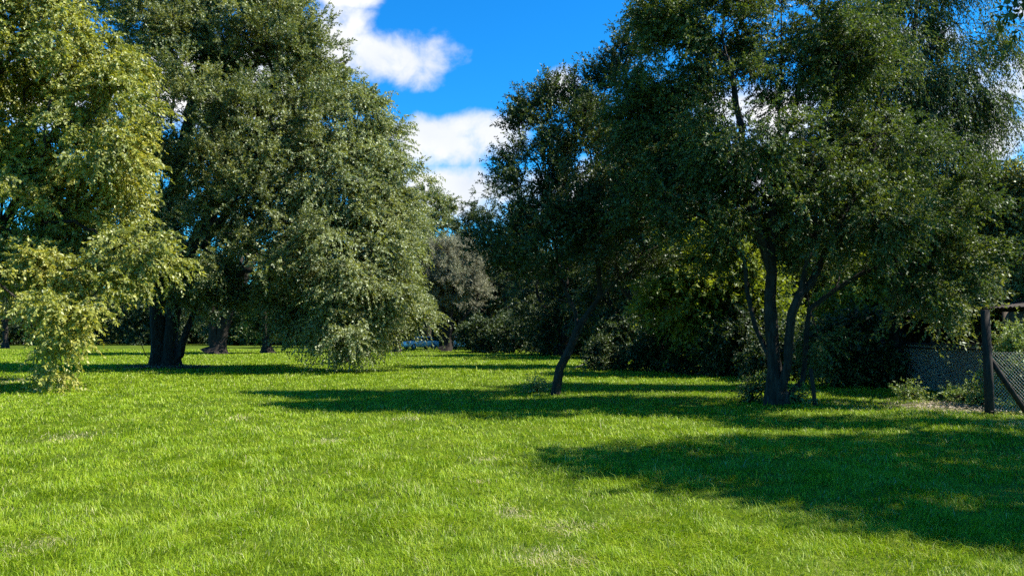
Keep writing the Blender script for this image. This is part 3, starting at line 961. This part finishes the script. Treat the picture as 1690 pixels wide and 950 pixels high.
# mulch of dead leaves round the huge elm's foot and under the right tree
M["straw"] = leaf_mat("straw_litter", [(0.1, (0.14, 0.11, 0.07)), (0.5, (0.30, 0.24, 0.17)), (0.9, (0.45, 0.38, 0.28))], 0.15, 0.02, tmul=(1, 1, 1))


def litter(px, py, r, n, seed, lab, mat="dead_leaf", k=1.0):
    g = np.random.default_rng(seed)
    c = ground_at(px, py)
    a, q = g.uniform(0, 6.28, n), r * np.sqrt(g.uniform(0, 1, n)) * g.uniform(0.6, 1.2, n)
    x, y = c[0] + q * np.cos(a), c[1] + q * np.sin(a)
    P = np.stack([x, y, height(x, y) + g.uniform(0.01, 0.09, n)], -1)
    A = unit(np.stack([g.normal(size=n), g.normal(size=n), g.normal(0, 0.25, n)], -1))
    N = unit(np.stack([g.normal(0, 0.5, n), g.normal(0, 0.5, n), np.ones(n)], -1))
    V, Q = leaf_quads(P, A, N, g.uniform(0.08, 0.16, n) * k, g.uniform(0.04, 0.08, n) * k * k)
    tag(link("fallen_leaves", np_mesh("fallen_leaves", V, Q), M[mat]), lab, "leaves", kind="stuff")


litter(275, 607, 2.0, 2600, 1, "brown mulch and fallen leaves round the huge elm's trunk")
litter(1560, 675, 1.2, 1500, 2, "straw coloured litter in front of the wire fence", "straw", 0.6)
litter(1180, 617, 1.6, 900, 3, "dry brown litter under the glossy shrubs")


# ------------------------------------------------------------------ fence, post, stake, shed
M["post"] = rough_mat("weathered_post", [(0.3, (0.014, 0.011, 0.009)), (0.6, (0.036, 0.029, 0.024)), (0.8, (0.065, 0.054, 0.045))], 9, 0.7, 0.9, (4, 4, 0.4), dist=0.012)
M["plank"] = rough_mat("old_planks", [(0.3, (0.035, 0.026, 0.018)), (0.6, (0.085, 0.062, 0.044)), (0.8, (0.12, 0.09, 0.065))], 7, 0.6, 0.9, (8, 8, 0.5), dist=0.01)
M["galv"] = rough_mat("galvanised_wire", [(0.3, (0.40, 0.34, 0.29)), (0.7, (0.58, 0.50, 0.44))], 20, 0.1, 0.5, spec=0.5, metal=0.0)
M["iron"] = rough_mat("rusted_sheet", [(0.3, (0.022, 0.016, 0.013)), (0.6, (0.045, 0.034, 0.028)), (0.8, (0.075, 0.064, 0.056))], 4, 0.3, 0.75, spec=0.3, metal=0.2)
M["dirt"] = rough_mat("dirt_floor", [(0.3, (0.05, 0.04, 0.03)), (0.7, (0.12, 0.10, 0.075))], 3, 0.5, 1.0)

A = np.array([12.0, 24.2, 0.0])
B = np.array([11.35, 17.4, 0.0])
fl = np.linalg.norm(B - A)
fr = empty("wire_fence", A, "grey chain link fence on wooden posts in front of the dark shed", "fence")
ang = math.atan2(B[1] - A[1], B[0] - A[0])
fr.rotation_euler = (0, 0, ang)
FH = 1.28


def chain_link(L, H, p=0.075, r=0.0035):
    mb = MB()
    z0 = 0.06
    n = int((L + H) / p)
    for k in range(n + 1):
        for sgn in (1, -1):
            u0 = k * p - H if sgn > 0 else k * p
            # line u = u0 + sgn * w, w in 0..H, clipped to 0..L
            w0, w1 = 0.0, H
            if sgn > 0:
                w0, w1 = max(0, -u0), min(H, L - u0)
            else:
                w0, w1 = max(0, u0 - L), min(H, u0)
            if w1 - w0 < 0.03:
                continue
            y = 0.003 * sgn
            mb.tube([(u0 + sgn * w0, y, z0 + w0), (u0 + sgn * w1, y, z0 + w1)], r, 4, cap=False)
    return mb


chain_link(fl, FH).build("wire_mesh", M["galv"], fr)
for z in (FH + 0.09, FH - 0.02):
    m = MB()
    m.tube([(0, -0.03, z), (fl * .5, -0.03, z - 0.015), (fl, -0.03, z + 0.01)], 0.028, 6)
    m.build("rail", M["post"], fr)
for u, r in ((0.0, 0.08), (fl * 0.52, 0.075), (fl, 0.08)):
    m = MB()
    m.tube([(u, 0.09, -0.2), (u + 0.01, 0.09, 0.8), (u, 0.09, FH + 0.3)], [r, r * 0.96, r * 0.93], 9)
    m.build("post", M["post"], fr)

# near corner post with a slanting brace
pb = ground_at(1633, 684)
cp = empty("fence_post", pb, "thick dark corner post with a slanting brace pole at the right", "post")
m = MB()
m.tube([(0, 0, -0.2), (0.01, 0, 0.9), (0.0, 0.01, 2.12)], [0.088, 0.085, 0.08], 10)
m.build("upright", M["post"], cp)
m = MB()
m.tube([(0.08, 0.02, 1.12), (0.42, 0.05, 0.6), (0.86, 0.08, -0.05)], [0.05, 0.055, 0.055], 8)
m.build("brace", M["post"], cp)
f2 = empty("wire_fence", pb + np.array([0.1, 0.05, 0]), "short run of wire fence going right from the thick corner post", "fence")
f2.rotation_euler = (0, 0, 0.12)
chain_link(4.0, 1.2).build("wire_mesh", M["galv"], f2)
m = MB()
m.tube([(4.0, 0.05, -0.2), (4.0, 0.05, 1.5)], 0.075, 8)
m.build("post", M["post"], f2)

# thin stake leaning by the right tree
sb = ground_at(1346, 671)
m = MB()
m.tube([(0, 0, -0.15), (-0.035, 0.01, 0.4), (-0.085, 0.02, 0.86)], [0.05, 0.048, 0.044], 8)
tag(m.build("garden_stake", M["post"], None, True, sb), "thin dark wooden stake leaning beside the big right tree's stems", "stake")

# open-fronted shed behind the fence
sh = empty("wooden_shed", (12.6, 17.9, 0), "dark open fronted wooden shed half hidden behind the wire fence", "shed")
W_, D_, H1, H2 = 4.2, 6.2, 2.25, 2.75


def plank_wall(p0, p1, h0, h1, name):
    mb = MB()
    p0, p1 = np.array(p0, float), np.array(p1, float)
    L = np.linalg.norm(p1 - p0)
    n = int(L / 0.16)
    a = math.atan2(p1[1] - p0[1], p1[0] - p0[0])
    g = np.random.default_rng(int(L * 100))
    for k in range(n):
        t = (k + 0.5) / n
        c = p0 + (p1 - p0) * t
        h = h0 + (h1 - h0) * t + g.normal(0, 0.012)
        mb.box((c[0], c[1], h / 2), (L / n - 0.008, 0.025, h), a + g.normal(0, 0.01))
    return mb.build(name, M["plank"], sh)


plank_wall((0.0, 0.0, 0), (W_, 0.0, 0), H1, H2, "front_wall")
plank_wall((0.0, D_, 0), (W_, D_, 0), H1, H2, "end_wall")
plank_wall((W_, 0.05, 0), (W_, D_ - 0.05, 0), H2, H2, "back_wall")
plank_wall((-0.75, -0.02, 0), (-0.09, -0.02, 0), H1 - 0.1, H1 - 0.05, "side_panel")
for y in (0.1, 2.1, 4.1, D_ - 0.1):
    m = MB()
    m.tube([(-0.02, y, -0.2), (0, y, 1.2), (0, y, H1)], 0.085, 8)
    m.build("post", M["post"], sh)
m = MB()
xs = np.arange(-0.5, W_ + 0.31, 0.3)
ys = np.linspace(-0.35, D_ + 0.35, 90)
zc = lambda x, y: H1 + 0.1 + (H2 - H1) * (x / W_) + 0.018 * np.sin(y * 2 * math.pi / 0.15)
Xg, Yg = np.meshgrid(xs, ys)
Z = zc(Xg, Yg)
nx, ny = len(xs), len(ys)
V = np.concatenate([np.stack([Xg, Yg, Z], -1).reshape(-1, 3), np.stack([Xg, Yg, Z - 0.012], -1).reshape(-1, 3)])
i = np.arange(ny - 1)[:, None] * nx + np.arange(nx - 1)[None, :]
Q = np.stack([i, i + 1, i + nx + 1, i + nx], -1).reshape(-1, 4)
m.add(V, np.concatenate([Q, Q[:, ::-1] + nx * ny]))
m.build("roof", M["iron"], sh, smooth=True)
m = MB()
m.tube([(0, -0.2, H1 + 0.0), (0, D_ + 0.2, H1 + 0.0)], 0.06, 6)
m.build("eave_beam", M["post"], sh)


# ------------------------------------------------------------------ two cars far off under the trees
def paint(name, col, rough=0.25):
    m, nt, new, ln = nodes_of(name)
    p = new("ShaderNodeBsdfPrincipled")
    p.inputs["Base Color"].default_value = (*col, 1)
    p.inputs["Roughness"].default_value = rough
    o = new("ShaderNodeOutputMaterial")
    ln(p.outputs[0], o.inputs[0])
    return m


M["white_paint"] = paint("white_paint", (0.78, 0.78, 0.77))
M["glass"] = paint("dark_glass", (0.015, 0.018, 0.02), 0.08)
M["tyre"] = paint("tyre_rubber", (0.02, 0.02, 0.02), 0.8)
M["rim"] = paint("alloy_rim", (0.45, 0.45, 0.46), 0.35)
M["lamp"] = paint("headlamp_lens", (0.7, 0.7, 0.68), 0.15)


def section(mb, prof, hw):
    """prof: (y, z, half width factor) outline, extruded across x"""
    n = len(prof)
    L = [(-hw * f, y, z) for y, z, f in prof] + [(hw * f, y, z) for y, z, f in prof]
    Q = [(i, (i + 1) % n, n + (i + 1) % n, n + i) for i in range(n)]
    c = np.mean(np.array([(0, y, z) for y, z, f in prof]), 0)
    V = np.array(L + [(-hw * 0.98, c[1], c[2]), (hw * 0.98, c[1], c[2])])
    T = [(2 * n, (i + 1) % n, i) for i in range(n)] + [(2 * n + 1, n + i, n + (i + 1) % n) for i in range(n)]
    mb.add(V, Q, T)


def make_car(loc, rz, label):
    c = empty("parked_car", loc, label, "car", "cars parked under the far trees")
    c.rotation_euler = (0, 0, rz)
    m = MB()
    section(m, [(-2.05, 0.3, .93), (-2.1, 0.55, .95), (-2.02, 0.82, .97), (-1.0, 0.95, 1), (0.9, 0.98, 1), (2.0, 0.95, .97), (2.1, 0.6, .95), (2.05, 0.3, .93)], 0.87)
    m.build("body", M["white_paint"], c)
    m = MB()
    section(m, [(-0.95, 0.94, .93), (-0.35, 1.36, .78), (1.25, 1.38, .78), (1.85, 0.94, .93)], 0.84)
    m.build("windows", M["glass"], c)
    m = MB()
    section(m, [(-0.42, 1.372, .8), (-0.2, 1.43, .76), (0.4, 1.455, .74), (1.1, 1.44, .76), (1.32, 1.385, .8)], 0.84)
    m.build("roof", M["white_paint"], c)
    for x in (-0.8, 0.8):
        for y in (-1.3, 1.35):
            m = MB()
            m.tube([(x - 0.1, y, 0.32), (x + 0.1, y, 0.32)], 0.32, 16)
            w = m.build("wheel", M["tyre"], c)
            m = MB()
            m.tube([(x - 0.11, y, 0.32), (x + 0.11, y, 0.32)], 0.19, 12)
            m.build("rim", M["rim"], w)
    for x in (-0.62, 0.62):
        m = MB()
        m.box((x, -2.06, 0.72), (0.36, 0.09, 0.13))
        m.build("headlight", M["lamp"], c)
    return c


make_car(base_px(762, 88), 0.15, "pale roofed car parked under the trees right of the grey round tree's trunk")
make_car(base_px(693, 86), -0.9, "white car half hidden behind the drooping elm's lowest leaves")

# pale road beyond the far end of the lawn
V = [(-160, 139, 0.03), (40, 139, 0.03), (40, 145, 0.03), (-160, 145, 0.03)]
tag(link("road", np_mesh("road", np.array(V), [(0, 1, 2, 3)]), rough_mat("pale_gravel", [(0.3, (0.28, 0.26, 0.23)), (0.7, (0.42, 0.40, 0.36))], 2, 0.2, 1.0)), kind="structure")

# ------------------------------------------------------------------ light, sky, clouds
SUN_AZ, SUN_EL = R(91), R(47.5)          # azimuth from +Y towards +X
sd = Vector((math.sin(SUN_AZ) * math.cos(SUN_EL), math.cos(SUN_AZ) * math.cos(SUN_EL), math.sin(SUN_EL)))
sun = bpy.data.lights.new("sun", "SUN")
sun.energy = 5.0
sun.angle = R(0.53)
sun.color = (1.0, 0.95, 0.86)
so = bpy.data.objects.new("sun", sun)
so.rotation_euler = sd.to_track_quat("Z", "Y").to_euler()
COL.objects.link(so)

w = bpy.data.worlds.new("World")
sc.world = w
w.use_nodes = True
nt = w.node_tree
nt.nodes.clear()
new, ln = nt.nodes.new, nt.links.new
sky = new("ShaderNodeTexSky")
sky.sky_type = "NISHITA"
sky.sun_disc = False
sky.sun_elevation, sky.sun_rotation = SUN_EL, SUN_AZ
sky.air_density, sky.dust_density, sky.ozone_density = 1.0, 0.15, 2.5
SKY_STRENGTH = 0.05
hs = new("ShaderNodeHueSaturation")
hs.inputs["Saturation"].default_value = 1.35
hs.inputs["Value"].default_value = 1.0
ln(sky.outputs[0], hs.inputs["Color"])


def mth(op, a, b=None, clamp=False):
    n = new("ShaderNodeMath")
    n.operation, n.use_clamp = op, clamp
    for i, v in enumerate((a, b)):
        if v is None:
            continue
        if isinstance(v, (int, float)):
            n.inputs[i].default_value = v
        else:
            ln(v, n.inputs[i])
    return n.outputs[0]


tc = new("ShaderNodeTexCoord")
sx = new("ShaderNodeSeparateXYZ")
ln(tc.outputs["Generated"], sx.inputs[0])
yy = mth("MAXIMUM", sx.outputs[1], 0.12)
U = mth("DIVIDE", sx.outputs[0], yy)
Vv = mth("DIVIDE", sx.outputs[2], yy)
cb = new("ShaderNodeCombineXYZ")
ln(U, cb.inputs[0])
ln(Vv, cb.inputs[1])
n1 = new("ShaderNodeTexNoise")
n1.inputs["Scale"].default_value = 13.0
n1.inputs["Detail"].default_value = 9
n1.inputs["Roughness"].default_value = 0.56
n1.inputs["Distortion"].default_value = 0.25
ln(cb.outputs[0], n1.inputs["Vector"])
# cloud banks, given by where they stand in the sky (photo pixels of centre, half sizes)
CLOUDS = [(640, 92, 112, 48), (560, 60, 60, 80), (692, 112, 56, 40), (570, -5, 60, 28), (740, 232, 105, 46), (800, 225, 80, 40), (750, 320, 130, 50), (930, 140, 30, 40), (700, 300, 160, 20), (640, 220, 60, 22),
          (1290, 190, 160, 60), (1250, 290, 200, 70), (1680, 140, 90, 55), (1560, 210, 160, 60), (1500, 60, 90, 26), (380, 140, 200, 90), (100, 150, 120, 70), (1720, 10, 50, 24), (1900, 180, 250, 80), (-200, 120, 250, 90),
          (1100, 330, 300, 60)]
best = None
for px, py, rx, ry in CLOUDS:
    r = ray(px, py)
    u0, v0 = r[0] / r[1], r[2] / r[1]
    thin = -0.05 if rx < 25 else 1.0
    du = mth("MULTIPLY", mth("SUBTRACT", U, u0), F / rx)
    dv = mth("MULTIPLY", mth("SUBTRACT", Vv, v0), F / ry)
    q = mth("SUBTRACT", thin, mth("ADD", mth("MULTIPLY", du, du), mth("MULTIPLY", dv, dv)))
    best = q if best is None else mth("MAXIMUM", best, q)
gen = mth("MULTIPLY", mth("SUBTRACT", n1.outputs[0], 0.5), 4.2)
bm = mth("MAXIMUM", best, -2.6)
raw = mth("ADD", bm, gen)
mr = new("ShaderNodeMapRange")
mr.interpolation_type = "SMOOTHSTEP"
mr.inputs[1].default_value, mr.inputs[2].default_value = -0.35, 1.0
ln(raw, mr.inputs[0])
n2 = new("ShaderNodeTexNoise")
n2.inputs["Scale"].default_value = 5.0
n2.inputs["Detail"].default_value = 6
ln(cb.outputs[0], n2.inputs["Vector"])
cr = new("ShaderNodeMapRange")
cr.inputs[1].default_value, cr.inputs[2].default_value = 0.3, 0.62
ln(n2.outputs[0], cr.inputs[0])
cc = new("ShaderNodeMix")
cc.data_type = "RGBA"
ln(cr.outputs[0], cc.inputs[0])
CV = 8.6
cc.inputs[6].default_value = (CV * 0.62, CV * 0.70, CV * 0.82, 1)
cc.inputs[7].default_value = (CV * 0.98, CV * 0.98, CV * 0.98, 1)
mix = new("ShaderNodeMix")
mix.data_type = "RGBA"
ln(mr.outputs[0], mix.inputs[0])
tint = new("ShaderNodeMix")
tint.data_type, tint.blend_type = "RGBA", "MULTIPLY"
tint.inputs[0].default_value = 1
tint.inputs[7].default_value = (0.36, 1.52, 1.92, 1)
ln(hs.outputs[0], tint.inputs[6])
ln(tint.outputs[2], mix.inputs[6])
ln(cc.outputs[2], mix.inputs[7])
bg = new("ShaderNodeBackground")
bg.inputs[1].default_value = SKY_STRENGTH
ln(mix.outputs[2], bg.inputs[0])
wo = new("ShaderNodeOutputWorld")
ln(bg.outputs[0], wo.inputs[0])

# ------------------------------------------------------------------ view
sc.view_settings.view_transform = "Standard"
sc.view_settings.look = "None"
sc.view_settings.exposure = 1.4
sc.view_settings.gamma = 1.0
sc.view_settings.use_curve_mapping = False
sc.cycles.use_denoising = False
sc.cycles.max_bounces = 5
sc.cycles.diffuse_bounces = 2
sc.cycles.glossy_bounces = 2
sc.cycles.transmission_bounces = 3
sc.cycles.transparent_max_bounces = 4
sc.cycles.use_adaptive_sampling = True
sc.cycles.adaptive_threshold = 0.02
sc.cycles.sample_clamp_indirect = 4.0
